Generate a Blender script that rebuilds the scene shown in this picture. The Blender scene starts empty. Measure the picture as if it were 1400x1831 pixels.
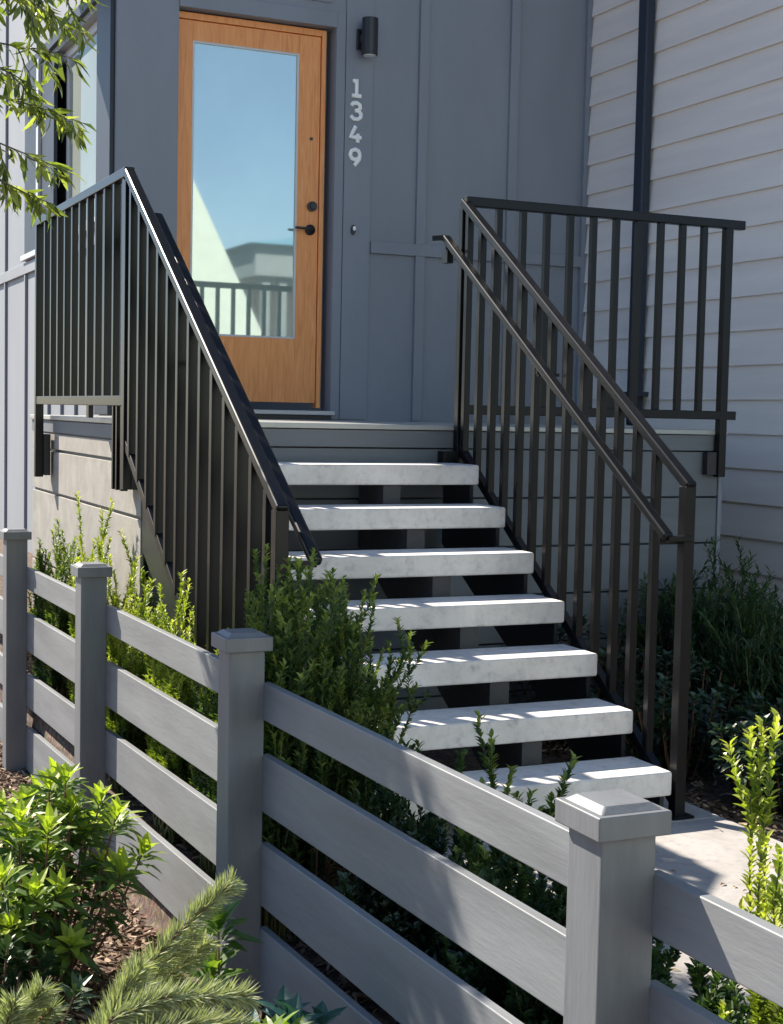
import bpy, math, random
from mathutils import Vector, Matrix, Quaternion
random.seed(7)
S = bpy.context.scene
C = S.collection
PI = math.pi

# ---------------------------------------------------------------- materials
def new_mat(name):
    m = bpy.data.materials.new(name); m.use_nodes = True
    nt = m.node_tree; b = nt.nodes['Principled BSDF']
    return m, nt, b

def noise(nt, scale, detail=4, rough=.55, vec=None, dist=0):
    n = nt.nodes.new('ShaderNodeTexNoise'); n.inputs['Scale'].default_value = scale
    n.inputs['Detail'].default_value = detail; n.inputs['Roughness'].default_value = rough
    n.inputs['Distortion'].default_value = dist
    if vec is None:
        tc = nt.nodes.new('ShaderNodeTexCoord'); nt.links.new(tc.outputs['Object'], n.inputs['Vector'])
    else: nt.links.new(vec, n.inputs['Vector'])
    return n

def ramp(nt, fac, stops):
    r = nt.nodes.new('ShaderNodeValToRGB'); e = r.color_ramp.elements
    while len(e) < len(stops): e.new(0.5)
    for i, (p, c) in enumerate(stops):
        e[i].position = p; e[i].color = (c[0], c[1], c[2], 1)
    nt.links.new(fac, r.inputs['Fac']); return r

def bump(nt, b, h, strength=.2, dist=.005):
    bn = nt.nodes.new('ShaderNodeBump'); bn.inputs['Strength'].default_value = strength
    bn.inputs['Distance'].default_value = dist
    nt.links.new(h, bn.inputs['Height']); nt.links.new(bn.outputs['Normal'], b.inputs['Normal'])

def mapping(nt, scale):
    tc = nt.nodes.new('ShaderNodeTexCoord'); mp = nt.nodes.new('ShaderNodeMapping')
    mp.inputs['Scale'].default_value = scale
    nt.links.new(tc.outputs['Object'], mp.inputs['Vector']); return mp.outputs['Vector']

def plain(name, col, rough=.6, var=.12, scale=6, bs=.15, grain=(1, 1, 1), bscale=60, spec=.5, metal=0):
    m, nt, b = new_mat(name)
    v = mapping(nt, grain)
    n = noise(nt, scale, 5, .6, v)
    lo = [c*(1-var) for c in col]; hi = [min(1, c*(1+var)) for c in col]
    r = ramp(nt, n.outputs['Fac'], [(.3, lo), (.7, hi)])
    nt.links.new(r.outputs['Color'], b.inputs['Base Color'])
    b.inputs['Roughness'].default_value = rough
    b.inputs['Specular IOR Level'].default_value = spec
    b.inputs['Metallic'].default_value = metal
    if bs:
        n2 = noise(nt, bscale, 4, .6, v); bump(nt, b, n2.outputs['Fac'], bs, .003)
    return m

def concrete(name, col, stain=.22):
    m, nt, b = new_mat(name)
    n1 = noise(nt, 3.0, 6, .6, dist=.6); n2 = noise(nt, 22, 6, .7); n3 = noise(nt, 180, 3, .6)
    r1 = ramp(nt, n1.outputs['Fac'], [(.25, [c*(1-stain) for c in col]), (.6, col), (.8, [min(1, c*1.05) for c in col])])
    r2 = ramp(nt, n2.outputs['Fac'], [(.30, (.60, .61, .63)), (.40, (.86, .86, .87)), (.52, (1, 1, 1))])
    mx = nt.nodes.new('ShaderNodeMix'); mx.data_type = 'RGBA'; mx.blend_type = 'MULTIPLY'
    mx.inputs['Factor'].default_value = .8
    nt.links.new(r1.outputs['Color'], mx.inputs['A']); nt.links.new(r2.outputs['Color'], mx.inputs['B'])
    nt.links.new(mx.outputs['Result'], b.inputs['Base Color'])
    b.inputs['Roughness'].default_value = .85; b.inputs['Specular IOR Level'].default_value = .3
    ad = nt.nodes.new('ShaderNodeMath'); ad.operation = 'ADD'
    nt.links.new(n2.outputs['Fac'], ad.inputs[0]); nt.links.new(n3.outputs['Fac'], ad.inputs[1])
    bump(nt, b, ad.outputs[0], .35, .003)
    return m

PAINT = (.228, .250, .296)
M = {}
M['paint'] = plain('slate_paint', PAINT, .55, .08, 2.5, .12, (1, 1, .25), 45)
M['fence'] = plain('fence_paint', (.205, .215, .230), .5, .16, 3, .3, (4, .5, 4), 22)
M['fence_post'] = plain('fence_post_paint', (.160, .169, .184), .5, .14, 4, .3, (4, 4, .6), 24)
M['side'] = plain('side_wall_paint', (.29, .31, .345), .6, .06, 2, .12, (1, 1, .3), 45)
M['siding'] = plain('siding_paint', (.88, .80, .74), .62, .06, 3, .4, (1, .25, 3), 35)
M['trim'] = plain('dark_trim', (.018, .027, .048), .5, .1, 4, .1)
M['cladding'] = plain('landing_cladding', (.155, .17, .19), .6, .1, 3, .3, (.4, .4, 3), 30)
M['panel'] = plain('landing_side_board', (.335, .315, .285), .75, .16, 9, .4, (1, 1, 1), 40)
M['drip'] = plain('drip_edge_metal', (.42, .43, .42), .4, .08, 8, .05, metal=.3)
M['rail'] = plain('powder_coated_metal', (.007, .007, .008), .31, .15, 7, .03, bscale=120, spec=.28)
M['black'] = plain('black_metal', (.018, .02, .026), .35, .1, 7, .05)
M['white'] = plain('white_metal', (.93, .93, .93), .45, .03, 5, .03)
M['sill'] = plain('aluminium_sill', (.5, .5, .53), .35, .08, 5, .05, metal=.4)
M['tread'] = concrete('precast_concrete', (.82, .78, .745), .3)
M['walk'] = concrete('walkway_concrete', (.41, .385, .37), .3)
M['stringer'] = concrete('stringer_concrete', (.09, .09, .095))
M['vinyl'] = plain('window_vinyl', (.6, .62, .64), .4, .04, 5, .03)
M['stucco'] = plain('pale_stucco', (.62, .72, .66), .8, .06, 4, .2)
M['blue_roof'] = plain('blue_roof_paint', (.16, .36, .52), .6, .1, 4, .2)
M['grey_paint'] = plain('grey_porch_paint', (.24, .28, .30), .6, .1, 4, .2)
M['bark'] = plain('bark', (.13, .115, .095), .85, .3, 12, .8, (1, 1, .3), 30)
M['stem'] = plain('green_stem', (.13, .14, .05), .7, .3, 20, .3)
M['redstem'] = plain('reddish_stem', (.17, .09, .06), .7, .3, 20, .3)

# wood of the door
def wood():
    m, nt, b = new_mat('fir_wood')
    v = mapping(nt, (14, 14, .9))
    n = noise(nt, 3.2, 7, .62, v, 1.2)
    r = ramp(nt, n.outputs['Fac'], [(.25, (.66, .22, .06)), (.5, (.86, .33, .10)), (.75, (.95, .43, .16))])
    nt.links.new(r.outputs['Color'], b.inputs['Base Color'])
    b.inputs['Roughness'].default_value = .42
    bump(nt, b, n.outputs['Fac'], .15, .002)
    return m
M['wood'] = wood()

def glass(name, tint, under, fac, rough=.015, wav=0.0):
    m = bpy.data.materials.new(name); m.use_nodes = True; nt = m.node_tree; nt.nodes.clear()
    out = nt.nodes.new('ShaderNodeOutputMaterial'); mix = nt.nodes.new('ShaderNodeMixShader')
    g = nt.nodes.new('ShaderNodeBsdfGlossy'); g.inputs['Color'].default_value = (*tint, 1); g.inputs['Roughness'].default_value = rough
    d = nt.nodes.new('ShaderNodeBsdfDiffuse')
    n = noise(nt, 1.6, 3, .5)
    r = ramp(nt, n.outputs['Fac'], [(.3, [c*.8 for c in under]), (.7, under)])
    nt.links.new(r.outputs['Color'], d.inputs['Color'])
    mix.inputs['Fac'].default_value = fac
    nt.links.new(d.outputs[0], mix.inputs[1]); nt.links.new(g.outputs[0], mix.inputs[2])
    nt.links.new(mix.outputs[0], out.inputs['Surface'])
    return m
M['door_glass'] = glass('reflective_door_glass', (.82, .88, .84), (.52, .66, .58), .50, .022)
M['window_glass'] = glass('window_glass', (.8, .9, .9), (.36, .40, .37), .22)

# ground
def ground_mat():
    m, nt, b = new_mat('bark_mulch_soil')
    n = noise(nt, 2.2, 5, .6); n2 = noise(nt, 30, 6, .75)
    vo = nt.nodes.new('ShaderNodeTexVoronoi'); vo.inputs['Scale'].default_value = 42
    tc = nt.nodes.new('ShaderNodeTexCoord'); nt.links.new(tc.outputs['Object'], vo.inputs['Vector'])
    r = ramp(nt, n2.outputs['Fac'], [(.3, (.03, .02, .014)), (.5, (.12, .08, .058)), (.74, (.34, .24, .18))])
    mx = nt.nodes.new('ShaderNodeMix'); mx.data_type = 'RGBA'; mx.blend_type = 'MULTIPLY'; mx.inputs['Factor'].default_value = .3
    nt.links.new(r.outputs['Color'], mx.inputs['A']); nt.links.new(vo.outputs['Color'], mx.inputs['B'])
    nt.links.new(mx.outputs['Result'], b.inputs['Base Color']); b.inputs['Roughness'].default_value = .95
    ad = nt.nodes.new('ShaderNodeMath'); ad.operation = 'ADD'
    nt.links.new(n2.outputs['Fac'], ad.inputs[0]); nt.links.new(vo.outputs['Distance'], ad.inputs[1])
    bump(nt, b, ad.outputs[0], .5, .008)
    return m
M['ground'] = ground_mat()

def leaf_mat(name, dark, mid, light, rough=.45, trans=.35, spec=.45):
    """leaf colour varies from leaf to leaf (per-leaf attribute), light passes through a little"""
    m = bpy.data.materials.new(name); m.use_nodes = True; nt = m.node_tree; b = nt.nodes['Principled BSDF']
    at = nt.nodes.new('ShaderNodeAttribute'); at.attribute_name = 'leaf'
    r = ramp(nt, at.outputs['Fac'], [(0, dark), (.5, mid), (1, light)])
    nt.links.new(r.outputs['Color'], b.inputs['Base Color']); b.inputs['Roughness'].default_value = rough
    b.inputs['Specular IOR Level'].default_value = spec
    t = nt.nodes.new('ShaderNodeBsdfTranslucent')
    mul = nt.nodes.new('ShaderNodeMix'); mul.data_type = 'RGBA'; mul.blend_type = 'MULTIPLY'; mul.inputs['Factor'].default_value = 1
    nt.links.new(r.outputs['Color'], mul.inputs['A']); mul.inputs['B'].default_value = (1.5, 1.7, .7, 1)
    nt.links.new(mul.outputs['Result'], t.inputs['Color'])
    mx = nt.nodes.new('ShaderNodeMixShader'); mx.inputs['Fac'].default_value = trans
    nt.links.new(b.outputs[0], mx.inputs[1]); nt.links.new(t.outputs[0], mx.inputs[2])
    nt.links.new(mx.outputs[0], nt.nodes['Material Output'].inputs['Surface'])
    return m
M['lf_box'] = leaf_mat('box_leaf', (.03, .065, .024), (.085, .14, .035), (.30, .35, .08))
M['lf_dark'] = leaf_mat('dark_leaf', (.018, .045, .02), (.035, .08, .03), (.08, .13, .045))
M['lf_lime'] = leaf_mat('lime_leaf', (.11, .16, .025), (.25, .31, .04), (.50, .52, .10))
M['lf_rose'] = leaf_mat('rosette_leaf', (.04, .085, .025), (.11, .19, .03), (.42, .50, .06))
M['lf_gloss'] = leaf_mat('glossy_dark_leaf', (.016, .035, .018), (.03, .06, .028), (.07, .11, .045), .3, .15, .6)
M['lf_grey'] = leaf_mat('grey_needle', (.12, .14, .07), (.25, .275, .155), (.46, .48, .30), .7, .25, .2)
M['lf_blue'] = leaf_mat('blue_green_leaf', (.02, .07, .065), (.04, .12, .11), (.09, .2, .18), .5, .2)
M['lf_tree'] = leaf_mat('tree_leaf', (.07, .10, .03), (.20, .24, .06), (.46, .48, .15), .28, .45, .7)
M['lf_red'] = leaf_mat('red_tip_leaf', (.10, .06, .03), (.19, .10, .05), (.3, .15, .09))

# ---------------------------------------------------------------- mesh helpers
class MB:
    def __init__(s): s.v = []; s.f = []; s.a = []
    def box(s, x0, x1, y0, y1, z0, z1):
        n = len(s.v)
        s.v += [(x, y, z) for z in (z0, z1) for y in (y0, y1) for x in (x0, x1)]
        s.f += [tuple(n+i for i in q) for q in ((0, 2, 3, 1), (4, 5, 7, 6), (0, 1, 5, 4), (2, 6, 7, 3), (0, 4, 6, 2), (1, 3, 7, 5))]
        return s
    def bar(s, a, b, w, h, up=(0, 0, 1)):
        """box from a to b; w across, h in the plane of up"""
        a = Vector(a); b = Vector(b); d = (b-a).normalized(); u = Vector(up)
        sd = d.cross(u).normalized(); u = sd.cross(d).normalized()
        n = len(s.v)
        for p in (a, b):
            for i, j in ((-1, -1), (1, -1), (1, 1), (-1, 1)):
                s.v.append(tuple(p + sd*i*w/2 + u*j*h/2))
        s.f += [tuple(n+i for i in q) for q in ((0, 1, 2, 3), (7, 6, 5, 4), (0, 4, 5, 1), (1, 5, 6, 2), (2, 6, 7, 3), (3, 7, 4, 0))]
        return s
    def tube(s, pts, rad, seg=10, squash=None, caps=True):
        pts = [Vector(p) for p in pts]; n0 = len(s.v)
        rs = rad if isinstance(rad, (list, tuple)) else [rad]*len(pts)
        up = None
        for i, p in enumerate(pts):
            d = (pts[min(i+1, len(pts)-1)] - pts[max(i-1, 0)]).normalized()
            if up is None:
                up = Vector((0, 0, 1)) if abs(d.z) < .9 else Vector((1, 0, 0))
            sd = d.cross(up).normalized(); u = sd.cross(d).normalized(); up = u
            for k in range(seg):
                t = 2*PI*k/seg; o = (sd*math.cos(t) + u*math.sin(t))*rs[i]
                if squash: o = Vector((o.x*squash[0], o.y*squash[1], o.z*squash[2]))
                s.v.append(tuple(p+o))
        for i in range(len(pts)-1):
            for k in range(seg):
                a = n0+i*seg+k; b = n0+i*seg+(k+1) % seg
                s.f.append((a, b, b+seg, a+seg))
        if caps:
            s.f.append(tuple(n0+k for k in reversed(range(seg))))
            s.f.append(tuple(n0+(len(pts)-1)*seg+k for k in range(seg)))
        return s
    def prism(s, poly, axis, c0, c1):
        """poly: 2D points; axis 'x': poly in (y,z); 'y': poly in (x,z); 'z': poly in (x,y)"""
        n = len(s.v); k = len(poly)
        for c in (c0, c1):
            for p, q in poly:
                s.v.append({'x': (c, p, q), 'y': (p, c, q), 'z': (p, q, c)}[axis])
        s.f.append(tuple(n+i for i in reversed(range(k)))); s.f.append(tuple(n+k+i for i in range(k)))
        for i in range(k):
            j = (i+1) % k; s.f.append((n+i, n+j, n+k+j, n+k+i))
        return s
    def leaf(s, p, d, nrm, L, W, val, fold=.25, curl=.15, wide=.45):
        """folded pointed leaf: 6 verts, 4 faces"""
        n = len(s.v); sd = d.cross(nrm)
        if sd.length < 1e-4: sd = d.orthogonal()
        sd.normalize(); nn = sd.cross(d).normalized()
        m = p + d*(L*wide) ; t = p + d*L - nn*(L*curl)
        q = p + d*(L*.78) - nn*(L*curl*.5)
        e = nn*(W*fold)
        s.v += [tuple(p), tuple(m - nn*0), tuple(q), tuple(t), tuple(m+sd*W*.5+e), tuple(m-sd*W*.5+e), tuple(q+sd*W*.3+e*.6), tuple(q-sd*W*.3+e*.6)]
        s.f += [(n, n+4, n+1), (n, n+1, n+5), (n+1, n+4, n+6, n+2), (n+1, n+2, n+7, n+5), (n+2, n+6, n+3), (n+2, n+3, n+7)]
        s.a += [val]*6
    def needle(s, p, d, L, W, val):
        n = len(s.v); sd = d.orthogonal().normalized(); u = d.cross(sd)
        ang = random.random()*PI; sd = sd*math.cos(ang)+u*math.sin(ang)
        s.v += [tuple(p-sd*W*.5), tuple(p+sd*W*.5), tuple(p+d*L*.6+sd*W*.4), tuple(p+d*L*.6-sd*W*.4), tuple(p+d*L)]
        s.f += [(n, n+1, n+2, n+3), (n+3, n+2, n+4)]; s.a += [val]*2
    def build(s, name, mat, parent=None, bevel=0, smooth=False, origin=None):
        me = bpy.data.meshes.new(name)
        v = s.v
        if origin is not None: v = [(x-origin[0], y-origin[1], z-origin[2]) for x, y, z in s.v]
        me.from_pydata(v, [], s.f)
        if s.a and len(s.a) == len(s.f):
            at = me.attributes.new('leaf', 'FLOAT', 'FACE'); at.data.foreach_set('value', s.a)
        me.update()
        o = bpy.data.objects.new(name, me); C.objects.link(o)
        if mat: me.materials.append(M[mat] if isinstance(mat, str) else mat)
        if parent:
            o.parent = parent
            if origin is None: o.matrix_parent_inverse = Matrix.Translation(-Vector(wloc(parent)))
            else: o.location = Vector(origin) - Vector(wloc(parent))
        elif origin is not None: o.location = origin
        if smooth: me.polygons.foreach_set('use_smooth', [True]*len(me.polygons))
        if bevel:
            bv = o.modifiers.new('bevel', 'BEVEL'); bv.width = bevel; bv.segments = 3; bv.limit_method = 'ANGLE'; bv.angle_limit = math.radians(40)
        return o
_w = {}
def wloc(o):
    l = Vector((0, 0, 0))
    while o:
        l += o.location; 
        if o.parent: l += o.matrix_parent_inverse.translation
        o = o.parent
    return l
def empty(name, loc, label, cat, group=None):
    o = bpy.data.objects.new(name, None); C.objects.link(o); o.location = loc; o.empty_display_size = .1
    return tag(o, label, cat, group)
def tag(o, label=None, cat=None, group=None, kind=None):
    for k, v in (('label', label), ('category', cat), ('group', group), ('kind', kind)):
        if v: o[k] = v
    return o

# ---------------------------------------------------------------- key dimensions
R, G, H = .178, .265, 1.424           # riser, run, landing height
YD, XS, XL = 2.858, 2.2955, -1.0228   # facade plane, siding plane, left corner of the house

# ---------------------------------------------------------------- camera
cam = bpy.data.cameras.new('camera'); co = bpy.data.objects.new('camera', cam); C.objects.link(co); S.camera = co
yaw, pitch, roll, F = .4257, -.0673, .0213, 2624.8
fw = Vector((math.sin(yaw)*math.cos(pitch), math.cos(yaw)*math.cos(pitch), math.sin(pitch)))
rt = Vector((math.cos(yaw), -math.sin(yaw), 0)); up = rt.cross(fw)
c_, s_ = math.cos(roll), math.sin(roll)
rt2 = rt*c_ + up*s_; up2 = up*c_ - rt*s_
mw = Matrix((rt2, up2, -fw)).transposed().to_4x4(); mw.translation = Vector((-3.1758, -6.026, 1.4781)); co.matrix_world = mw
cam.sensor_fit = 'HORIZONTAL'; cam.sensor_width = 36; cam.lens = 36*F/1400; cam.clip_start = .05; cam.clip_end = 500

# ---------------------------------------------------------------- light
LD = Vector((.53, -1, -1)).normalized()
sun = bpy.data.lights.new('sun', 'SUN'); sun.energy = 5; sun.angle = math.radians(.53); sun.color = (1, .91, .77)
so = bpy.data.objects.new('sun', sun); C.objects.link(so); so.rotation_euler = (-LD).to_track_quat('Z', 'Y').to_euler()
so.location = (-6, 12, 14)
W = bpy.data.worlds.new('World'); S.world = W; W.use_nodes = True
nt = W.node_tree; bg = nt.nodes['Background']; sky = nt.nodes.new('ShaderNodeTexSky'); sky.sky_type = 'NISHITA'
sky.sun_disc = False; sky.sun_elevation = math.asin(-LD.z); sky.sun_rotation = math.atan2(-LD.x, -LD.y)
sky.altitude = 50; sky.air_density = 1.0; sky.dust_density = .3; sky.ozone_density = 4.0
nt.links.new(sky.outputs['Color'], bg.inputs['Color']); bg.inputs['Strength'].default_value = .076
S.view_settings.view_transform = 'Standard'; S.view_settings.look = 'None'; S.view_settings.exposure = 1.15; S.view_settings.gamma = 1

# ---------------------------------------------------------------- ground
def smooth(a, b, x):
    t = max(0, min(1, (x-a)/(b-a))); return t*t*(3-2*t)
def gz(x, y):
    street = -.36 + .06*smooth(-1, -4.5, y)
    inner = -.07 + .40*smooth(.2, 4.5, y)
    t = smooth(-1.805, -1.77, x)
    return street*(1-t) + inner*t
mb = MB()
def axis(lo, hi, fine0, fine1, st):
    a = [lo, lo*.5+fine0*.5]; x = fine0
    while x < fine1: a.append(x); x += st
    return a + [fine1, hi*.5+fine1*.5, hi]
xs_ = sorted(axis(-150, 150, -4, 3, .09) + [-1.81, -1.80, -1.785, -1.765]); ys_ = axis(-150, 150, -6, 8, .12)
for y in ys_:
    for x in xs_:
        far = abs(x) > 4.5 or y > 8.5 or y < -6.5
        mb.v.append((x, y, gz(x, y) + (0 if far else random.uniform(-.004, .004))))
nx = len(xs_)
for j in range(len(ys_)-1):
    for i in range(nx-1):
        a = j*nx+i; mb.f.append((a, a+1, a+nx+1, a+nx))
tag(mb.build('ground', 'ground', smooth=True), kind='structure')
ch = MB()
for _ in range(26000):
    if random.random() < .6: x, y = random.uniform(-2.75, -1.80), random.uniform(-3.8, 2.8)
    elif random.random() < .6: x, y = random.uniform(-1.8, -1.02), random.uniform(-4.5, 2.5)
    else: x, y = random.uniform(.22, 2.2), random.uniform(-2.6, .3)
    L_, w_, t_ = random.uniform(.012, .045), random.uniform(.005, .014), random.uniform(.002, .006)
    q = Quaternion((0, 0, 1), random.uniform(0, 2*PI)) @ Quaternion((0, 1, 0), random.uniform(-.5, .5)) @ Quaternion((1, 0, 0), random.uniform(-.6, .6))
    if -1.83 < x < -1.74: x -= .15
    p = Vector((x, y, gz(x, y)+random.uniform(.002, .016))); n = len(ch.v)
    for k in ((-1, -1, -1), (1, -1, -1), (1, 1, -1), (-1, 1, -1), (-1, -1, 1), (1, -1, 1), (1, 1, 1), (-1, 1, 1)):
        ch.v.append(tuple(p + q @ Vector((k[0]*L_/2, k[1]*w_/2*(1-.3*k[0]), k[2]*t_/2))))
    ch.f += [tuple(n+i for i in qd) for qd in ((0, 3, 2, 1), (4, 5, 6, 7), (0, 1, 5, 4), (1, 2, 6, 5), (2, 3, 7, 6), (3, 0, 4, 7))]
    ch.a += [random.random()]*6
M['chips'] = leaf_mat('bark_chips', (.05, .03, .02), (.20, .13, .09), (.50, .38, .29), .85, .02, .2)
tag(ch.build('bark_mulch', 'chips'), 'reddish brown bark chip mulch covering the planting beds', 'mulch', kind='stuff')
wk = MB()
for y0, y1 in ((-1.62, -1.30), (-3.10, -1.63), (-4.6, -3.11), (-6.1, -4.61), (-9.6, -6.11)):
    wk.box(-1.0 if y0 < -1.4 else -1.58, .20, y0, y1, -.13, 0.0)
tag(wk.build('walkway', 'walk', bevel=.006), kind='structure')

fl = MB()
for _ in range(260):
    if random.random() < .45: x, y, z = random.uniform(-1.0, .2), random.uniform(-4.4, -1.6), .003
    else:
        x, y = random.choice((random.uniform(-2.7, -1.95), random.uniform(-1.75, -1.05))), random.uniform(-4, 2.5); z = gz(x, y)+.018
    if x > -.95 and random.random() < .55: x = random.choice((-.98, .16)) + random.uniform(-.02, .14)*(1 if x < -.3 else -1)
    a = random.uniform(0, 2*PI); fl.leaf(Vector((x, y, z)), Vector((math.cos(a), math.sin(a), random.uniform(0, .25))).normalized(), Vector((0, 0, 1)), random.uniform(.018, .05), random.uniform(.006, .014), random.random(), .3, .1, .5)
M['litter'] = leaf_mat('dry_leaf', (.09, .05, .025), (.24, .15, .07), (.42, .33, .16), .7, .15, .2)
tag(fl.build('leaf_litter', 'litter'), 'scattered small dry leaves on the walkway and planting beds', 'leaf litter', kind='stuff')

# ---------------------------------------------------------------- house
def wall_cells(mbx, us, vs, holes, place, depth):
    """front face grid with openings and their reveals; place(u,v,d)->xyz"""
    idx = {}
    def vt(u, v, d):
        k = (u, v, d)
        if k not in idx: idx[k] = len(mbx.v); mbx.v.append(place(u, v, d))
        return idx[k]
    us = sorted(set(us + [h[0] for h in holes] + [h[1] for h in holes])); vs = sorted(set(vs + [h[2] for h in holes] + [h[3] for h in holes]))
    for i in range(len(us)-1):
        for j in range(len(vs)-1):
            u0, u1, v0, v1 = us[i], us[i+1], vs[j], vs[j+1]
            if any(h[0] <= u0 and u1 <= h[1] and h[2] <= v0 and v1 <= h[3] for h in holes): continue
            mbx.f.append((vt(u0, v0, 0), vt(u1, v0, 0), vt(u1, v1, 0), vt(u0, v1, 0)))
    for u0, u1, v0, v1 in holes:
        for a, b in (((u0, v0), (u0, v1)), ((u0, v1), (u1, v1)), ((u1, v1), (u1, v0)), ((u1, v0), (u0, v0))):
            mbx.f.append((vt(*a, 0), vt(*b, 0), vt(*b, depth), vt(*a, depth)))
house = empty('house', (.6, 4.5, 0), 'slate grey board-and-batten house with an orange wood door and lapped siding wing', 'house')
DO = (-.64, .389, 1.475, 3.925)      # door opening
f = MB(); wall_cells(f, [XL, XS], [-.5, 7.2], [DO], lambda u, v, d: (u, YD+d, v), .14)
f.build('facade_wall', 'paint', house)
WO = (3.27, 5.12, 2.66, 3.98)        # side window opening (y range, z range)
f = MB(); wall_cells(f, [YD, 9.5], [-.6, 7.2], [WO], lambda u, v, d: (XL+d, u, v), .10)
f.build('side_wall', 'side', house)
# unseen block added high at the left corner to cast shade; roof and back so nothing is open
f = MB(); f.box(-1.75, XL-.004, 2.90, 3.9, 4.2, 4.68); f.build('shade_block', 'trim', house)
f = MB(); f.prism([(-1.9, 7.204), (2.3, 7.204), (7.0, 7.204), (2.3, 9.0)], 'y', 2.6, 9.9); f.build('roof', 'trim', house)
f = MB(); f.box(XL+.01, 6.5, 9.3, 9.5, -.5, 7.2); f.build('back_wall', 'side', house)
# battens and boards of the facade
f = MB(); T = .028
f.box(.655, XS-.05, YD-T, YD, 2.515, 2.592)                       # rail board
f.build('rail_board', 'paint', house, bevel=.003)
f = MB()
for x0, x1, z0, z1 in ((.978, 1.045, 2.592, 7.1), (1.655, 1.722, 2.592, 7.1), (.978, 1.045, 1.43, 2.515), (1.655, 1.722, 1.43, 2.515)):
    f.box(x0, x1, YD-T+.002, YD, z0, z1)
f.build('batten', 'paint', house, bevel=.003)
f = MB(); f.box(XS-.05, XS-.012, YD-.03, YD, 1.43, 7.1); f.build('corner_board', 'paint', house, bevel=.003)
f = MB(); f.box(.46, .652, YD-.012, YD, 1.43, 7.1); f.build('flat_board', 'paint', house, bevel=.003)
f = MB(); f.box(-.64, .40, YD-.014, YD, 3.925, 4.02); f.box(.392, .455, YD-.014, YD, 1.43, 4.02)
f.build('door_casing', 'paint', house, bevel=.003)
f = MB(); f.box(-.64, .36, YD-.010, YD, 4.075, 7.0); f.build('head_panel', 'paint', house, bevel=.004)

# door
door = MB().box(-.665, .364, YD+.085, YD+.13, 1.50, 3.905)
YF = YD+.072
dr = MB()
GX0, GX1, GZ0, GZ1 = -.530, .172, 1.942, 3.752
SX0, SX1, SZ0, SZ1 = -.628, .318, 1.532, 3.872
dr.box(SX0, GX0, YF, YF+.045, SZ0, SZ1); dr.box(GX1, SX1, YF, YF+.045, SZ0, SZ1)
dr.box(GX0+.0005, GX1-.0005, YF+.001, YF+.044, GZ1, SZ1); dr.box(GX0+.0005, GX1-.0005, YF+.001, YF+.044, SZ0, GZ0)
d = dr.build('door', 'wood', house, bevel=.002)
fr = MB(); fr.box(-.64, SX0-.004, YF-.012, YF+.06, 1.50, 3.915); fr.box(SX1+.004, .352, YF-.012, YF+.06, 1.50, 3.915)
fr.box(SX0-.003, SX1+.003, YF-.012, YF+.06, SZ1+.004, 3.915)
fr.build('door_frame', 'wood', house, bevel=.002)
MB().box(GX0, GX1, YF+.014, YF+.03, GZ0, GZ1).build('glass', 'door_glass', d)
mo = MB(); e = .012
mo.box(GX0, GX0+e, YF+.002, YF+.013, GZ0, GZ1); mo.box(GX1-e, GX1, YF+.002, YF+.013, GZ0, GZ1)
mo.box(GX0+e, GX1-e, YF+.003, YF+.013, GZ1-e, GZ1); mo.box(GX0+e, GX1-e, YF+.003, YF+.013, GZ0, GZ0+e)
mo.build('glazing_bead', 'vinyl', d)
hb = MB(); bz = 2.795; bx = .272
hb.tube([(bx, YF-.004, bz), (bx, YF-.022, bz)], .032, 24); hb.tube([(bx, YF-.022, bz), (bx, YF-.030, bz)], [.022, .018], 20)
hb.build('deadbolt', 'black', d, smooth=False)
lv = MB(); lz = 2.645; lx = .262
lv.tube([(lx, YF-.002, lz), (lx, YF-.014, lz)], .034, 24); lv.tube([(lx, YF-.012, lz), (lx, YF-.055, lz)], .012, 14)
lv.tube([(lx+.012, YF-.052, lz), (lx-.05, YF-.056, lz+.002), (lx-.105, YF-.054, lz+.004), (lx-.118, YF-.05, lz+.003)], [.010, .009, .0085, .006], 12)
lv.build('lever_handle', 'black', d, smooth=True)
ph = MB(); ph.tube([(.262, YF-.002, 3.225), (.262, YF-.008, 3.225)], .010, 14); ph.build('peephole', 'black', d)
# jamb/head reveal is the wall itself; sill in front of the door
sl = MB(); sl.box(-.70, .398, YD-.085, YD+.10, 1.455, 1.482); sl.build('door_sill', 'sill', house, bevel=.003)
rz = MB(); rz.box(-.69, .385, YD-.06, YD-.002, 1.428, 1.454); rz.build('sill_support', 'black', house)

# side window and its trims (on the -x face)
win = MB()
TX = XL-.022
win.box(XL+.055, XL+.09, 3.27, 5.12, 2.66, 2.72); win.box(XL+.055, XL+.09, 3.27, 5.12, 3.92, 3.98)
for a, b in ((3.27, 3.33), (4.50, 4.56), (5.05, 5.12)): win.box(XL+.0555, XL+.0895, a, b, 2.721, 3.919)
w_ = win.build('window', 'vinyl', house, bevel=.003)
MB().box(XL+.068, XL+.074, 3.33, 4.50, 2.72, 3.92).build('pane', 'window_glass', w_)
MB().box(XL+.068, XL+.074, 4.56, 5.05, 2.72, 3.92).build('pane', 'trim', w_)
cs = MB()
cs.box(XL-.03, XL-.001, 2.90, 3.262, 1.43, 7.1)
cs.build('corner_board', 'trim', house, bevel=.004)
cs = MB(); cs.box(XL-.028, XL-.001, 5.14, 5.70, 2.645, 4.02)
cs.box(XL-.028, XL-.001, 4.585, 5.05, 2.66, 3.97)
cs.box(XL-.030, XL-.001, 3.28, 5.70, 4.022, 4.10); cs.build('window_casing', 'trim', house, bevel=.003)
MB().box(XL-.05, XL-.001, 5.052, 5.13, 2.66, 4.02).build('mullion', 'vinyl', house, bevel=.003)
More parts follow.
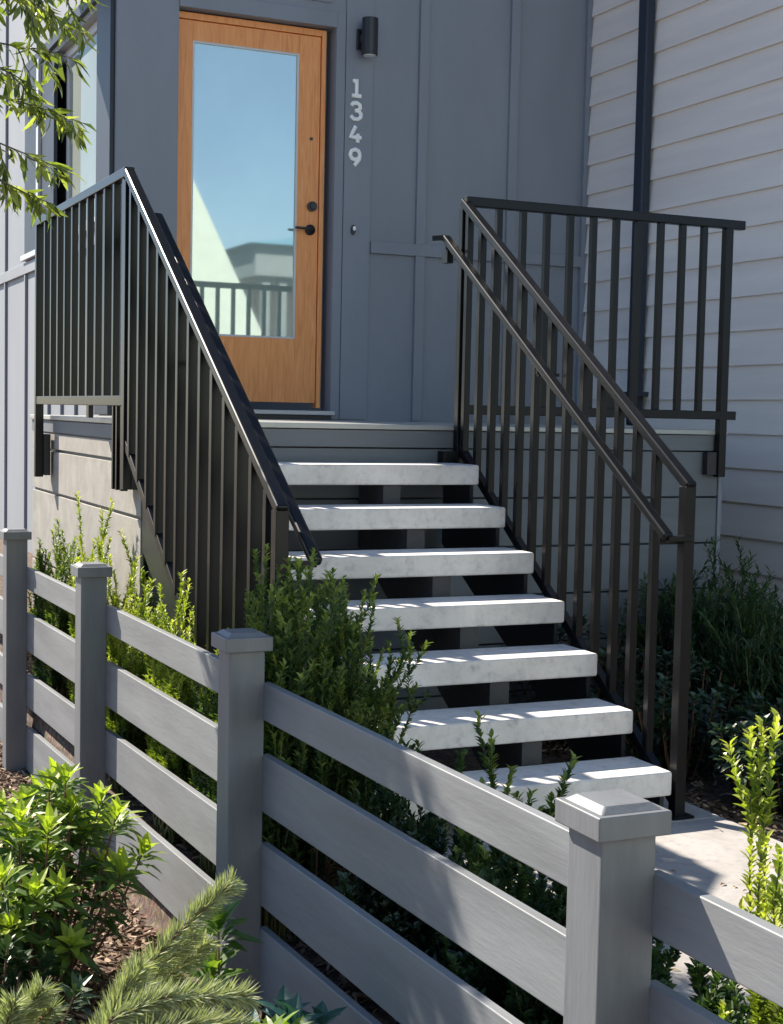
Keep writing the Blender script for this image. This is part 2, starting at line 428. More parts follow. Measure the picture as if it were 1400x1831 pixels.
sm = MB(); sm.box(XL-.045, XL-.001, 3.27, 5.78, 2.60, 2.642); sm.build('window_sill', 'vinyl', house, bevel=.003)
sm = MB(); sm.box(XL-.024, XL-.001, 3.27, 9.4, 2.50, 2.585); sm.build('belt_board', 'side', house, bevel=.003)
f = MB(); yb = 5.73-.455*5
while yb < 9.3:
    f.box(XL-.020, XL-.001, yb-.02, yb+.02, -.4, 2.498)
    if yb > 5.75: f.box(XL-.020, XL-.001, yb-.02, yb+.02, 2.588, 7.1)
    yb += .91 if yb > 4.8 else .455
f.build('side_batten', 'side', house, bevel=.003)

# right wing with lapped siding
sd = MB(); z = 3.821 - .202*22; rows = []
while z < 7.1: rows.append(z); z += .202
n0 = len(sd.v)
for i, z in enumerate(rows):
    sd.prism([(XS-.021, z+.002), (XS+.012, z+.002), (XS+.012, z+.214), (XS-.001, z+.214)], 'y', -.30, YD-.001)
sd.build('lap_siding', 'siding', house)
MB().box(XS+.013, 6.5, -.29, YD-.002, -.6, 7.2).build('wing_wall', 'trim', house)

# ---------------------------------------------------------------- fixtures on the house
lamp = empty('wall_lamp', (.565, YD-.02, 3.86), 'black cylindrical up-down wall lamp beside the top of the door', 'lamp')
l = MB(); l.box(.527, .592, YD-.035, YD-.013, 3.80, 3.93); l.box(.54, .58, YD-.07, YD-.036, 3.84, 3.89); l.build('back_plate', 'black', lamp, bevel=.003)
l = MB(); cx, cy = .583, YD-.105
l.tube([(cx, cy, 3.755), (cx, cy, 3.985)], .052, 32); l.build('lamp_body', 'black', lamp, bevel=.002)
l = MB(); l.tube([(cx, cy, 3.748), (cx, cy, 3.754)], .040, 28); l.build('lens', 'vinyl', lamp)

num = empty('house_number', (.525, YD-.015, 3.05), 'white vertical house number 1349 on grey wall', 'house number')
def digit(ch, cx, cz, h=.130, w=.080, r=.013):
    P = {'1': [[(-.30, .34), (.02, .5), (.02, -.5)], [(-.38, -.5), (.42, -.5)]],
         '3': [[(-.42, .30), (-.25, .47), (.05, .5), (.34, .38), (.36, .18), (.16, .04), (-.1, .02)], [(.16, .04), (.44, -.14), (.42, -.36), (.15, -.5), (-.2, -.49), (-.46, -.30)]],
         '4': [[(.0, .5), (-.45, -.18), (.5, -.18)], [(.2, .05), (.2, -.5)]],
         '9': [[(.42, .18), (.3, .42), (0, .5), (-.32, .4), (-.44, .17), (-.3, -.06), (0, -.13), (.32, -.02), (.42, .18), (.34, -.1), (-.05, -.5)]]}[ch]
    m = MB()
    for st in P:
        pts = [(cx+a*w, YD-.020, cz+b*(h-2*r)) for a, b in st]
        dn = [Vector(pts[0])]
        for a, b in zip(pts, pts[1:]):
            for k in range(1, 4): dn.append(Vector(a).lerp(Vector(b), k/3))
        m.tube(dn, r, 10, squash=(1, .55, 1))
    return m.build('digit', 'white', num)
for i, ch in enumerate('1349'): digit(ch, .532, 3.561-.148*i)

bell = empty('doorbell', (.535, YD-.015, 2.66), 'small black doorbell with white button beneath house number', 'doorbell')
b_ = MB(); b_.tube([(.528, YD-.013, 2.655), (.528, YD-.03, 2.655)], .024, 20, squash=(.6, 1, 1.35)); b_.build('housing', 'black', bell)
b_ = MB(); b_.tube([(.531, YD-.031, 2.664), (.531, YD-.036, 2.664)], .010, 14, squash=(1, 1, 1.4)); b_.build('button', 'white', bell)

dsp = empty('downspout', (XS-.08, 2.1, 1.43), 'dark vertical downspout on the grey lapped siding', 'downspout')
d_ = MB(); d_.box(XS-.092, XS-.024, 2.05, 2.15, 1.43, 7.0); d_.build('pipe', 'trim', dsp, bevel=.012)
for zz in (1.62, 4.6):
    d_ = MB(); d_.box(XS-.112, XS-.012, 2.00, 2.18, zz, zz+.03); d_.build('strap', 'trim', dsp, bevel=.002)

# ---------------------------------------------------------------- landing
land = empty('entry_landing', (.05, 1.6, 0), 'raised entry landing with grey boarded front and sunlit side', 'landing')
LX0, LX1, LY = -1.50, 1.615, .345
MB().box(LX0-.03, LX1+.02, LY-.035, YD-.003, 1.400, H).build('deck_edge', 'drip', land, bevel=.003)
MB().box(LX0+.004, LX1-.01, LY+.03, YD-.004, -.3, 1.397).build('core', 'trim', land)
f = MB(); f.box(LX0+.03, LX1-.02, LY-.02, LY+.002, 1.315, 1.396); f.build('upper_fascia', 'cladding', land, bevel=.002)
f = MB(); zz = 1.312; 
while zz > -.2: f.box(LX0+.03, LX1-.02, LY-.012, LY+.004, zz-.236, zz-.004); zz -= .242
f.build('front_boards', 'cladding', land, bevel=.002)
f = MB(); f.box(LX1-.018, LX1+.006, LY-.022, LY+.03, -.2, 1.396); f.build('corner_trim', 'paint', land, bevel=.002)
f = MB(); f.box(LX0-.018, LX0+.002, LY-.018, YD-.01, 1.33, 1.396); f.build('side_fascia', 'cladding', land, bevel=.002)
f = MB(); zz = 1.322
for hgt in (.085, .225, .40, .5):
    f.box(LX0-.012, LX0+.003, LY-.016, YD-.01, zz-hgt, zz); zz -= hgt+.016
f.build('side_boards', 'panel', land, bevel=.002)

# ---------------------------------------------------------------- stairs
st = empty('staircase', (-.76, -.6, 0), 'open riser staircase of seven pale precast concrete treads', 'stairs')
for k in range(7):
    zt = H-(k+1)*R; yf = -k*G
    m = MB(); m.box(-1.52, 0, yf, yf+.268, zt-.092, zt)
    m.build('tread', 'tread', st, bevel=.010)
def saw(x0, x1, name, mat, drop=.18):
    """sawtooth stringer carrying the treads"""
    top = []
    for k in range(6, -1, -1):
        zt = H-(k+1)*R-.094; y = -k*G+.035
        top += [(y, zt if k == 6 else zt-R+.0), (y, zt)] if k < 6 else [(y, -.10), (y, zt)]
    top += [(LY-.03, H-R-.094)]
    poly = top + [(LY-.03, H-R-.094-.30), (-6*G+.30, -.10)]
    m = MB(); m.prism(poly, 'x', x0, x1); return m.build(name, mat, st)
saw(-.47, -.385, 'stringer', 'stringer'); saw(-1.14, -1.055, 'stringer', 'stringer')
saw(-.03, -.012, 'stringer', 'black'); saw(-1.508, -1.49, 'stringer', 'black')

# ---------------------------------------------------------------- guard railings
SL = .672
def railing(side):
    left = side < 0
    X = -1.584 if left else .040
    XI = -1.462 if left else -.062
    yc, zc = .292, 2.492
    ye = -1.665 if left else -1.565
    name, lab = ('stair_railing', 'long metal railing on the left of the stairs, sunlit, with balusters down to the shrubs') if left else \
                ('stair_railing', 'metal railing on the right of the stairs, turning along the shaded landing front')
    r = empty(name, (X, -.6, 0), lab, 'railing', 'metal railings of the stairs')
    ztop = lambda y: zc + SL*(y-yc)
    zbot = lambda y: 1.128 + .69*y
    # corner + end posts
    m = MB(); m.box(X-.0225, X+.0225, yc-.02, yc+.02, 1.12, zc-.035); m.build('post', 'rail', r, bevel=.002)
    m = MB(); m.box(X-.0225, X+.0225, ye-.0225, ye+.0225, .002, ztop(ye)-.012); m.build('post', 'rail', r, bevel=.002)
    m = MB(); m.box(X-.045, X+.045, ye-.05, ye+.05, .0, .010); m.build('base_plate', 'rail', r)
    # sloping rails
    m = MB(); m.bar((X, yc+.012, zc-.008+.012*SL), (X, ye-.022, ztop(ye-.022)), .045, .038); m.build('top_rail', 'rail', r, bevel=.009)
    yb0 = .30
    m = MB(); m.bar((X, yb0, zbot(yb0)), (X, ye+.02, zbot(ye+.02)), .034, .040); m.build('bottom_rail', 'rail', r, bevel=.003)
    sp = .1475 if left else .1335
    y = (-.832 if left else -1.364)
    while y < yc-.05:
        if y > ye+.06 and not (left and y < -1.6):
            m = MB(); hx = .021 if left else .0155; m.box(X-hx, X+hx, y-.0155, y+.0155, zbot(y)+.0, ztop(y)-.018); m.build('baluster', 'rail', r, bevel=.002)
        y += sp
    if left:
        y = -.832-sp
        while y > ye+.07:
            m = MB(); m.box(X-.021, X+.021, y-.0155, y+.0155, zbot(y), ztop(y)-.018); m.build('baluster', 'rail', r, bevel=.002); y -= sp
    # handrail inside
    y0, y1 = .285, (-1.675 if left else -1.60)
    hz = lambda y: 2.335 + SL*(y-.30) - .012
    pts = [(X+ (XI-X)*1.0, y0+.05, hz(y0)+.028), (XI, y0+.015, hz(y0)+.012), (XI, y0-.03, hz(y0-.03)), (XI, y1+.02, hz(y1+.02)), (XI, y1-.008, hz(y1)-.004), (XI+(X-XI)*.25, y1-.018, hz(y1)-.012), (X, y1-.012, hz(y1)-.014)]
    m = MB(); m.bar((XI, y0, hz(y0)), (XI, y1, hz(y1)), .042, .034); m.build('handrail', 'rail', r, bevel=.010)
    for yy in (y0-.01, -.62, y1+.05):
        m = MB(); m.bar((XI, yy, hz(yy)-.018), (XI, yy, hz(yy)-.05), .012, .012, (0, 1, 0)); m.bar((XI, yy, hz(yy)-.052), (X, yy, hz(yy)-.052), .014, .014)
        if yy > 0: m.box(min(X, XI)+.012 if left else XI-.01, max(X, XI)-.0 if left else XI+.022, yy-.03, yy+.03, hz(yy)-.115, hz(yy)-.058)
        m.build('bracket', 'rail', r)
    m = MB(); m.bar((XI, y1+.004, hz(y1)-.004), (X, y1+.004, hz(y1)-.004), .022, .022); m.build('handrail_return', 'rail', r, bevel=.003)
    if left:
        m = MB(); m.bar((XI, y0-.004, hz(y0)), (XI-.07, y0-.004, hz(y0)-.006), .02, .02); m.build('handrail_return', 'rail', r)
    else:
        m = MB(); m.bar((XI, y0-.004, hz(y0)), (XI-.055, y0+.03, hz(y0)-.004), .026, .022); m.build('handrail_return', 'rail', r)
    # landing part
    if left:
        y2 = 2.29
        m = MB(); m.bar((X, yc+.0, zc), (X, y2+.03, zc), .045, .042); m.build('top_rail', 'rail', r, bevel=.004)
        m = MB(); m.bar((X, .31, 1.507), (X, y2+.03, 1.507), .04, .045); m.build('bottom_rail', 'rail', r, bevel=.003)
        y = .348
        while y < y2-.06:
            m = MB(); m.box(X-.0155, X+.0155, y-.0155, y+.0155, 1.528, zc-.02); m.build('baluster', 'rail', r, bevel=.002); y += .1735
        m = MB(); m.box(X-.0225, X+.0225, y2-.02, y2+.02, 1.08, zc-.02); m.build('post', 'rail', r, bevel=.002)
        m = MB(); m.box(X+.021, X+.055, y2-.055, y2+.055, 1.09, 1.32); m.build('bracket', 'black', r, bevel=.002)
        m = MB(); m.box(X+.014, X+.05, yc-.03, yc+.22, 1.12, 1.34); m.build('bracket', 'black', r, bevel=.002)
        for yy in (.348, .435, .505):
            m = MB(); m.box(X-.0155, X+.0155, yy-.0115, yy+.0115, 1.11, 1.484); m.build('baluster', 'rail', r, bevel=.002)
        m = MB(); m.box(X-.012, X+.012, 1.0, 1.05, 1.425, 1.484); m.build('standoff', 'rail', r)
    else:
        x2 = 1.575
        m = MB(); m.bar((X-.0, yc, zc), (1.672, yc, zc), .045, .046); m.build('top_rail', 'rail', r, bevel=.004)
        m = MB(); m.bar((X+.02, yc, 1.502), (1.655, yc, 1.502), .04, .045); m.build('bottom_rail', 'rail', r, bevel=.003)
        for i in range(11):
            x = .224+.1335*i
            if abs(x-x2) > .06:
                m = MB(); m.box(x-.0155, x+.0155, yc-.0155, yc+.0155, 1.524, zc-.022); m.build('baluster', 'rail', r, bevel=.002)
        m = MB(); m.box(x2-.022, x2+.022, yc-.022, yc+.022, 1.18, zc-.02); m.build('post', 'rail', r, bevel=.002)
        m = MB(); m.box(x2-.085, x2-.024, yc-.01, yc+.03, 1.19, 1.31); m.build('bracket', 'black', r, bevel=.002)
        m = MB(); m.box(X-.10, X-.021, yc-.04, yc+.03, 1.16, 1.30); m.build('bracket', 'rail', r, bevel=.003)
    return r
railing(-1); railing(1)

# ---------------------------------------------------------------- fence
fence = empty('garden_fence', (-1.87, -2, -.3), 'grey wooden fence of four wide horizontal boards with capped posts', 'fence')
PW = .103; PX = -1.92
ys = [-5.95, -4.09, -2.20, -.335, 1.345, 3.2]
for y in ys:
    zb = gz(-1.92, y)-.15
    m = MB(); m.box(PX, PX+PW, y, y+PW, zb, .838)
    p = m.build('fence_post', 'fence_post', fence, bevel=.004)
    m = MB(); m.box(PX-.017, PX+PW+.017, y-.017, y+PW+.017, .812, .852)
    a, b, c2, d2 = PX-.006, PX+PW+.006, y-.006, y+PW+.006
    cx, cy = (a+b)/2, (c2+d2)/2; n = len(m.v)
    t = .014
    m.v += [(a, c2, .8523), (b, c2, .8523), (b, d2, .8523), (a, d2, .8523), (a+t, c2+t, .8625), (b-t, c2+t, .8625), (b-t, d2-t, .8625), (a+t, d2-t, .8625)]
    m.f += [(n, n+1, n+5, n+4), (n+1, n+2, n+6, n+5), (n+2, n+3, n+7, n+6), (n+3, n, n+4, n+7), (n+4, n+5, n+6, n+7)]
    m.build('post_cap', 'fence_post', p, bevel=.003)
def ztb(s, y):
    return {0: (.690-.0145*y, .583-.0155*y), 1: (.468-.0225*y, .290-.030*y), 2: (.187-.037*y, .018-.033*y), 3: (-.075-.045*y, -.29-.045*y)}[s]
for y0, y1 in zip(ys, ys[1:]):
    for s in range(4):
        a0, a1 = y0+PW-.02, y1+.02
        m = MB(); x0, x1 = PX+PW-.002, PX+PW+.022
        j = random.uniform(-.004, .004)
        n = 0
        for x in (x0, x1):
            for y in (a0, a1):
                zt, zb = ztb(s, y); m.v += [(x, y, zb+j), (x, y, zt+j)]
        m.f = [(0, 1, 3, 2), (4, 6, 7, 5), (0, 4, 5, 1), (2, 3, 7, 6), (1, 5, 7, 3), (0, 2, 6, 4)]
        m.build('board', 'fence', fence, bevel=.003)

# ---------------------------------------------------------------- plants
def rnd(a, b): return random.uniform(a, b)
def rdir():
    t = rnd(0, 2*PI); z = rnd(-1, 1); q = math.sqrt(1-z*z); return Vector((q*math.cos(t), q*math.sin(t), z))
def sprig_shrub(name, label, base, r, h, stems, leafmat, L=.022, Wd=.010, gap=.011, spread=.45, group=None, tips=None, cat='shrub', side=3, lean=(0, 0), up=.75, jit=.17, stemmat='stem', topval=.35, hvar=.35):
    """upright twiggy shrub: side-branching stems set all round with small leaves"""
    o = empty(name, base, label, cat, group); st_, lf = MB(), MB(); rd = MB()
    B = Vector(base)
    for i in range(stems):
        a = rnd(0, 2*PI); q = math.sqrt(random.random()); hh = h*(1-hvar*random.random())*(1-.35*q*q)
        p = B + Vector((math.cos(a)*r*q*.45, math.sin(a)*r*q*.45, -.02)); dirn = Vector((math.cos(a)*q*spread+lean[0], math.sin(a)*q*spread+lean[1], 1)).normalized()
        n = max(4, int(hh/.04)); pts = [p.copy()]
        for k in range(n):
            dirn = (dirn + rdir()*jit + Vector((0, 0, .06))).normalized(); p = p + dirn*hh/n; pts.append(p.copy())
        if group == GB:
            for q_ in pts: q_.x = max(q_.x, -1.775 + .03*random.random())
        st_.tube(pts, [.0035*(1-.7*k/n)+.0008 for k in range(n+1)], 4, caps=False)
        chains = [(pts, 0.25)]
        for _ in range(side):
            k = random.randint(max(1, n//3), n-1); q2 = pts[k]; d2 = (rdir()*.8 + dirn*.9 + Vector((0, 0, .3))).normalized(); ln = hh*rnd(.10, .25)
            sp = [q2.copy()]
            for k2 in range(4): d2 = (d2+Vector((0, 0, .22))+rdir()*.08).normalized(); q2 = q2+d2*ln/4; sp.append(q2.copy())
            if group == GB:
                for q_ in sp: q_.x = max(q_.x, -1.77)
            st_.tube(sp, [.0018, .0016, .0013, .001, .0007], 3, caps=False); chains.append((sp, 0))
        vv = rnd(-.12, .12)
        for ch, skip in chains:
            tot = sum((b-a).length for a, b in zip(ch, ch[1:])); s = tot*skip
            while s < tot:
                acc = 0
                for a_, b_ in zip(ch, ch[1:]):
                    sl = (b_-a_).length
                    if acc+sl >= s: break
                    acc += sl
                pt = a_.lerp(b_, (s-acc)/sl); ax = (b_-a_).normalized()
                if group == GB and pt.x < -1.785 and pt.z < .80: s += gap; continue
                for _ in range(2):
                    o_ = rdir(); o_ = (o_-ax*o_.dot(ax)).normalized(); dd = (o_*(1-up*.5)+ax*up+Vector((0, 0, .1))).normalized()
                    frac = (pt.z-B.z)/max(h, .01)
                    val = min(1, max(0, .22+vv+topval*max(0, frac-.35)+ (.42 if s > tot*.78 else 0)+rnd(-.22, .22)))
                    tgt = lf
                    tgt.leaf(pt, dd, ax if abs(ax.dot(dd)) < .95 else o_, L*rnd(.75, 1.2), Wd*rnd(.8, 1.2), val)
                s += gap*rnd(.8, 1.2)
    st_.build('stem', stemmat, o); lf.build('foliage', leafmat, o)
    return o

def rosette_shrub(name, label, base, r, h, heads, leafmat, L=.09, Wd=.024, n=16, group=None, cat='shrub', fill=0, val=(.3, .9), hvar=.45, stemmat='redstem', below=True, flat=.6):
    """stems that end in whorls of long leaves"""
    o = empty(name, base, label, cat, group); st_, lf = MB(), MB(); B = Vector(base)
    for i in range(heads):
        a = rnd(0, 2*PI); q = math.sqrt(random.random()); hh = h*(1-hvar*random.random())*(1-.3*q*q)
        top = B+Vector((math.cos(a)*r*q, math.sin(a)*r*q, hh)); b0 = B+Vector((math.cos(a)*r*q*.35, math.sin(a)*r*q*.35, -.02))
        mid = b0.lerp(top, .5)+Vector((math.cos(a)*.02, math.sin(a)*.02, -.01))
        st_.tube([b0, mid, top], [.005, .004, .003], 5, caps=False)
        ax = ((top-mid).normalized()+rdir()*.15).normalized(); side = ax.orthogonal().normalized(); s2 = ax.cross(side)
        hv = rnd(0, .2)
        for k in range(n):
            t = k*2.399+rnd(-.2, .2); fr = k/n
            el = (.15 + fr*1.1)*flat/.6; dd = ((side*math.cos(t)+s2*math.sin(t))*math.cos(el)+ax*math.sin(el)).normalized()
            pt = top - ax*(.05*(1-fr))
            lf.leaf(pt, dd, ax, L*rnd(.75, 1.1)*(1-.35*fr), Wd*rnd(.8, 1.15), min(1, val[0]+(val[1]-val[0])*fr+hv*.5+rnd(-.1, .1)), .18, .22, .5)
        if below:
            for k in range(n):
                t = rnd(0, 2*PI); u = rnd(.2, .92); pt = b0.lerp(top, u); dd = ((side*math.cos(t)+s2*math.sin(t))+ax*rnd(-.1, .5)).normalized()
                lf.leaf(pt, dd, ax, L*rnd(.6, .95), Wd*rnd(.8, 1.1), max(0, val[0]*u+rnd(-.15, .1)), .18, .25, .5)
    st_.build('stem', stemmat, o); lf.build('foliage', leafmat, o); return o

def spike_plant(name, label, base, spikes, group=None, L=.036, rad=.03, mat='lf_grey', dens=620):
    """arching shoots packed with needles, like bottle brushes"""
    o = empty(name, base, label, 'shrub', group); st_, lf = MB(), MB()
    for pts in spikes:
        P = [Vector(p) for p in pts]; ch = []
        for i in range(len(P)-1):
            for k in range(6): ch.append(P[i].lerp(P[i+1], k/6))
        ch.append(P[-1])
        ch = [ch[0]]+[(ch[i-1]+ch[i]*2+ch[i+1])/4 for i in range(1, len(ch)-1)]+[ch[-1]]
        st_.tube(ch, .005, 5, caps=False); tot = sum((b-a).length for a, b in zip(ch, ch[1:]))
        for _ in range(int(tot*dens*2.4)):
            i = random.randint(0, len(ch)-2); a, b = ch[i], ch[i+1]; ax = (b-a).normalized(); fr = i/len(ch)
            o_ = rdir(); o_ = (o_-ax*o_.dot(ax)).normalized(); dd = (o_+ax*rnd(.5, 1.1)).normalized()
            lf.needle(a.lerp(b, random.random())+o_*.004, dd, L*rnd(.8, 1.25)*(1-.3*max(0, fr-.8)*5*.5), .0030, min(1, max(0, .45+.35*fr+rnd(-.3, .25))))
    st_.build('stem', 'redstem', o); lf.build('foliage', mat, o); return o

GB = 'shrubs in the bed behind the fence'
def on(x, y, dz=0): return (x, y, gz(x, y)+dz)
# behind the fence, left to right in the picture
def bush(lab, x, y, r, h, n, mat, **k):
    kw = dict(L=.025, Wd=.0105, gap=.0085, spread=.3, group=GB, side=4); kw.update(k)
    return sprig_shrub('leafy_shrub', lab, on(x, y), r, h, n, mat, **kw)
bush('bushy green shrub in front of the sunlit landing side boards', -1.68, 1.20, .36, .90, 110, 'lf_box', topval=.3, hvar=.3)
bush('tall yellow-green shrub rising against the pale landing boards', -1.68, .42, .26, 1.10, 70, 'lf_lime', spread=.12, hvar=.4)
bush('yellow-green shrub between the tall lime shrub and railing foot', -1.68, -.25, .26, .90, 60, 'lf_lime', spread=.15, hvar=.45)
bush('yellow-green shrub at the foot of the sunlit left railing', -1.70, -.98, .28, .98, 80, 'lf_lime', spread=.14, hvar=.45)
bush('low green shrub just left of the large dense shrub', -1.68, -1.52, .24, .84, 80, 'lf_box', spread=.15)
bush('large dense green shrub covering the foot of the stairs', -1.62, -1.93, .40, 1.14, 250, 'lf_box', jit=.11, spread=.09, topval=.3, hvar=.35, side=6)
bush('thin dark sprigs sprouting in front of the sixth tread', -1.46, -2.36, .16, .74, 16, 'lf_dark', L=.028, Wd=.012, spread=.1, hvar=.3)
bush('upright green sprigs with pale tips before the lowest treads', -1.45, -2.84, .18, .84, 20, 'lf_box', L=.028, Wd=.012, jit=.09, spread=.1, hvar=.35)
bush('dark leafy mound seen between fence boards below lower treads', -1.50, -2.62, .30, .52, 120, 'lf_gloss', L=.028, Wd=.018, spread=.5)
bush('dark small-leaved mound behind fence beside nearest fence post', -1.46, -3.22, .34, .58, 150, 'lf_dark', L=.025, Wd=.016, spread=.5)
bush('dark low mound filling the bed opposite the middle board', -1.40, -2.95, .32, .42, 110, 'lf_gloss', L=.026, Wd=.017, spread=.6)
bush('low leafy shrub just right of the nearest fence post', -1.45, -3.80, .26, .56, 70, 'lf_dark', L=.028, Wd=.015, spread=.4)
bush('sunny low green shrub at the lower right behind fence boards', -1.42, -4.22, .34, .42, 110, 'lf_box', L=.028, Wd=.015, spread=.5)
bush('bright yellow-green shrub rising above fence at the right edge', -1.525, -4.075, .12, 1.02, 24, 'lf_lime', L=.024, Wd=.012, jit=.07, spread=.03, hvar=.4, side=5)
rosette_shrub('leafy_shrub', 'dark shrub with reddish dead leaves behind the middle fence boards', on(-1.62, -2.25), .12, .42, 8, 'lf_red', .045, .018, 12, GB)
GR = 'shrubs in the shaded bed right of the stairs'
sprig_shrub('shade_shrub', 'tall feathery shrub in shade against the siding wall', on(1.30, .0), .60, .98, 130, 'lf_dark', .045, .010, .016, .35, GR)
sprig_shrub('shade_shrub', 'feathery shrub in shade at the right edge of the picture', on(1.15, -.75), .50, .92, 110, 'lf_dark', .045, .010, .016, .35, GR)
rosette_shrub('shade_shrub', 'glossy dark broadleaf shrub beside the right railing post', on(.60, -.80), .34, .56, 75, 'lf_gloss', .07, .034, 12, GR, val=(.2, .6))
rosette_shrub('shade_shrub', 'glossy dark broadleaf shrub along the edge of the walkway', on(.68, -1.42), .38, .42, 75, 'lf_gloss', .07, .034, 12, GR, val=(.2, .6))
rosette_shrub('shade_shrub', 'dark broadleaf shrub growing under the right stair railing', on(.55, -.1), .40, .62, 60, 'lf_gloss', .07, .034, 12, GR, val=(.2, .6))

# street side of the fence
GS = 'plants on the street side of the fence'
rosette_shrub('rosette_shrub', 'large shrub with yellow-green leaf whorls at the lower left', on(-2.36, -1.55), .40, .72, 60, 'lf_rose', .115, .029, 18, GS, val=(.15, 1.1))
rosette_shrub('rosette_shrub', 'low dark-leaved part of the bed by the left picture edge', on(-2.62, -2.2), .30, .42, 40, 'lf_gloss', .085, .028, 14, GS, val=(.2, .8))
rosette_shrub('rosette_plant', 'single pointed leaf whorl in front of the lowest fence board', on(-2.12, -2.72), .03, .66, 2, 'lf_rose', .12, .03, 22, GS, val=(.15, .5), hvar=.1)
rosette_shrub('rosette_plant', 'small bright leaf whorl on bare mulch beside the needled shrub', on(-2.26, -2.42), .06, .36, 3, 'lf_rose', .07, .020, 14, GS, val=(.2, .9), hvar=.2)
rosette_shrub('lance_leaf_plant', 'green lance-leaved plant at the foot of the middle fence post', on(-2.16, -3.22), .15, .60, 18, 'lf_rose', .12, .034, 11, GS, val=(.1, .55), hvar=.6)
rosette_shrub('blue_leaf_plant', 'blue-green broad leaves beneath the lower fence board', on(-2.02, -3.0), .12, .50, 8, 'lf_blue', .11, .034, 10, GS, val=(.1, .6), hvar=.4)
g = gz(-2.3, -3)
spike_plant('needled_shrub', 'grey-green shrub with needled bottle-brush shoots', (-2.55, -3.15, g), [
    [(-2.58, -3.15, g), (-2.50, -3.2, .26), (-2.41, -3.2, .36), (-2.31, -3.2, .45), (-2.235, -3.2, .51)],
    [(-2.56, -3.1, g), (-2.45, -3.1, .20), (-2.34, -3.1, .29), (-2.255, -3.1, .35)],
    [(-2.56, -3.15, g), (-2.46, -3.18, .22), (-2.37, -3.16, .34), (-2.30, -3.14, .39)],
    [(-2.5, -3.1, g), (-2.42, -3.1, .10), (-2.33, -3.12, .20), (-2.26, -3.14, .27)],
    [(-2.6, -3.2, g), (-2.58, -3.25, .15), (-2.50, -3.28, .27), (-2.44, -3.28, .36)],
    [(-2.55, -3.2, g), (-2.48, -3.2, .08), (-2.38, -3.22, .18), (-2.30, -3.25, .24)]], GS)
spike_plant('needled_shrub', 'pale needled shoots lying along the bottom edge of the picture', (-2.62, -3.6, g), [
    [(-2.70, -3.55, g), (-2.66, -3.58, .30), (-2.58, -3.6, .435), (-2.48, -3.6, .455), (-2.335, -3.6, .435)],
    [(-2.68, -3.55, g), (-2.62, -3.62, .28), (-2.54, -3.64, .41), (-2.44, -3.66, .425), (-2.36, -3.66, .40)],
    [(-2.68, -3.5, g), (-2.60, -3.54, .26), (-2.50, -3.56, .38), (-2.42, -3.56, .40)],
    [(-2.70, -3.5, g), (-2.64, -3.5, .28), (-2.56, -3.5, .40), (-2.50, -3.48, .47)]], GS)
spike_plant('needled_shrub', 'small needled tuft at the bottom left corner', (-2.74, -3.3, g), [
    [(-2.78, -3.3, g), (-2.74, -3.3, .20), (-2.68, -3.3, .33), (-2.64, -3.3, .38)],
    [(-2.78, -3.3, g), (-2.76, -3.32, .20), (-2.72, -3.34, .32), (-2.70, -3.34, .38)],
    [(-2.78, -3.25, g), (-2.74, -3.25, .16), (-2.68, -3.26, .27), (-2.62, -3.28, .33)]], GS)

# ---------------------------------------------------------------- the tree at the upper left
tree = empty('young_tree', (-3.05, -.2, gz(-3, -.2)), 'thin young tree whose leafy twigs hang in at the upper left', 'tree')
tr, lf = MB(), MB()
tz = gz(-3, -.2)
trunk = [Vector((-3.05, -.2, tz-.05)), Vector((-3.03, -.22, .8)), Vector((-3.0, -.25, 1.7)), Vector((-2.95, -.3, 2.5)), Vector((-2.88, -.35, 3.4))]
tr.tube(trunk, [.035, .03, .026, .02, .008], 10)
def twig(a, b, r0, sag=.04, leaves=True, dens=.022, L=.075, bunch=1):
    a = Vector(a); b = Vector(b); n = 7; pts = []
    for k in range(n+1):
        t = k/n; p = a.lerp(b, t); p.z += math.sin(t*PI)*sag; pts.append(p+rdir()*.008)
    tr.tube(pts, [r0*(1-.75*k/n) for k in range(n+1)], 5, caps=False)
    if leaves:
        ln = (b-a).length; s = ln*.25
        while s < ln:
            t = s/ln*n; i = min(n-1, int(t)); p = pts[i].lerp(pts[i+1], t-i); ax = (pts[i+1]-pts[i]).normalized()
            for _ in range(bunch):
                d = (ax*.5+rdir()*.75+Vector((0, 0, -.65))).normalized()
                lf.leaf(p, d, rdir(), L*rnd(.7, 1.25), L*.21*rnd(.8, 1.25), min(1, max(0, .45+rnd(-.45, .5))), .15, .18, .5)
            s += dens*rnd(.7, 1.3)
    return pts
CC = Vector((-2.84, -.45, 2.78))
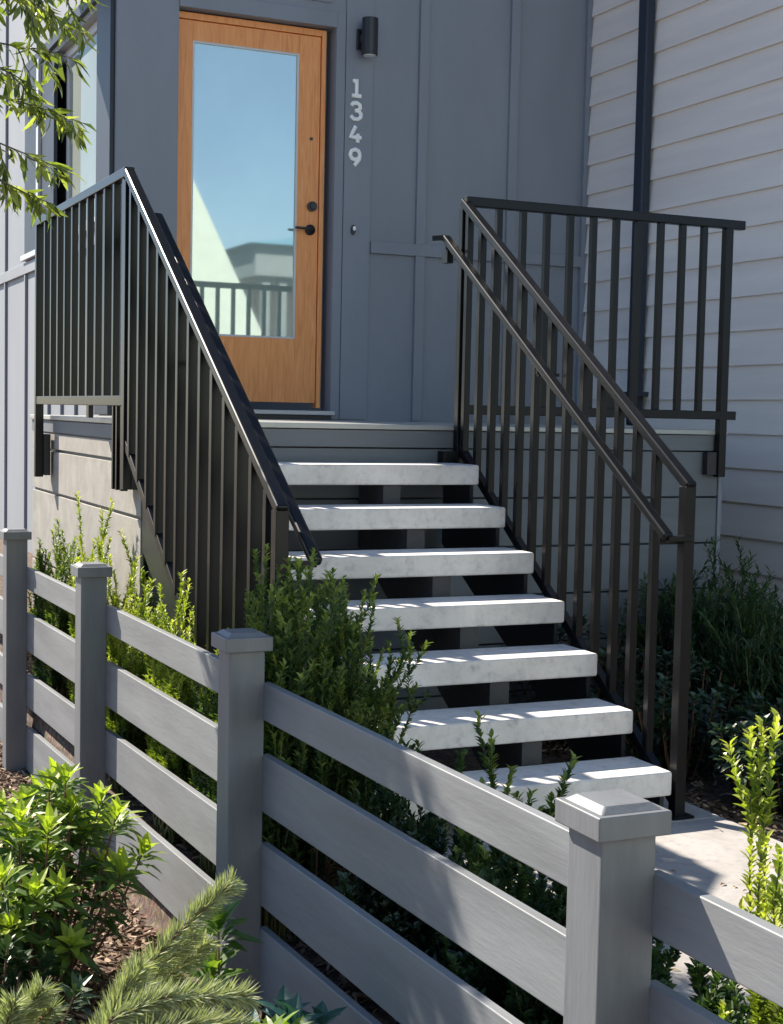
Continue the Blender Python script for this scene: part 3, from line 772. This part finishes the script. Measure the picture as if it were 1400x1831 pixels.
for i in range(270):                       # crown, mostly left of the frame
    while True:
        v = Vector((rnd(-1, 1), rnd(-1, 1), rnd(-1, 1)))
        if v.length < 1: break
    e_ = CC+Vector((v.x*.50, v.y*.72, v.z*.72)); t = max(.35, min(.97, (e_.z-tz-.4)/(3.4-tz)))
    k = t*4; j = min(3, int(k)); s_p = trunk[j].lerp(trunk[j+1], k-j)
    twig(s_p, e_, .007, .05, True, .02, .105, 3)
# twigs that reach into the picture
for a, b in (((-2.75, -.5, 3.0), (-1.96, -.65, 2.95)), ((-2.7, -.4, 2.75), (-2.02, -.65, 2.72)), ((-2.8, -.45, 2.6), (-1.98, -.6, 2.50)),
             ((-2.8, -.4, 2.5), (-2.06, -.6, 2.34)), ((-2.75, -.5, 2.36), (-2.08, -.6, 2.20)), ((-2.8, -.3, 2.95), (-2.1, -.5, 3.02)), 
             ((-2.7, -.3, 2.8), (-2.16, -.6, 2.62)), ((-2.8, -.5, 3.2), (-2.0, -.5, 3.18)), ((-2.8, -.5, 3.1), (-2.1, -.7, 2.85))):
    P = twig(a, b, .007, .05, True, .021, .09, 2)
    for k in (3, 5, 6):
        twig(P[k], P[k]+Vector((rnd(0, .16), rnd(-.15, .1), rnd(-.22, -.02))), .003, .0, True, .019, .085, 2)
tr.build('trunk', 'bark', tree, smooth=True); lf.build('crown', 'lf_tree', tree)

# ---------------------------------------------------------------- houses across the lane, seen only in the door glass
nb = empty('neighbour_house', (1.5, -17, -.3), 'pale stucco house with a steep roof reflected in the door glass', 'house')
m = MB(); m.prism([(-4, -.4), (5.27, -.4), (5.27, 2.6), (2.8, 7.5), (1.4, 8.6), (-1.5, 8.6), (-4, 4.2)], 'y', -17.5, -12.0); m.build('wall', 'stucco', nb)
pc = empty('neighbour_porch', (6, -19, -.3), 'grey columned porch with blue roof reflected in the door glass', 'porch')
m = MB(); m.box(6.75, 11, -21, -17.0, 4.25, 4.88); m.build('beam', 'grey_paint', pc)
m = MB(); m.prism([(6.55, 4.885), (11.4, 4.885), (11.4, 5.3), (9.4, 5.35)], 'y', -21.2, -16.8); m.build('roof', 'blue_roof', pc)
for x in (6.95, 7.32, 8.6, 10.6):
    m = MB(); m.box(x, x+.17, -17.3, -17.13, -.4, 4.245); m.build('column', 'grey_paint', pc)
m = MB(); m.box(6.75, 11, -21, -20.8, -.4, 4.245); m.build('wall', 'siding', pc)
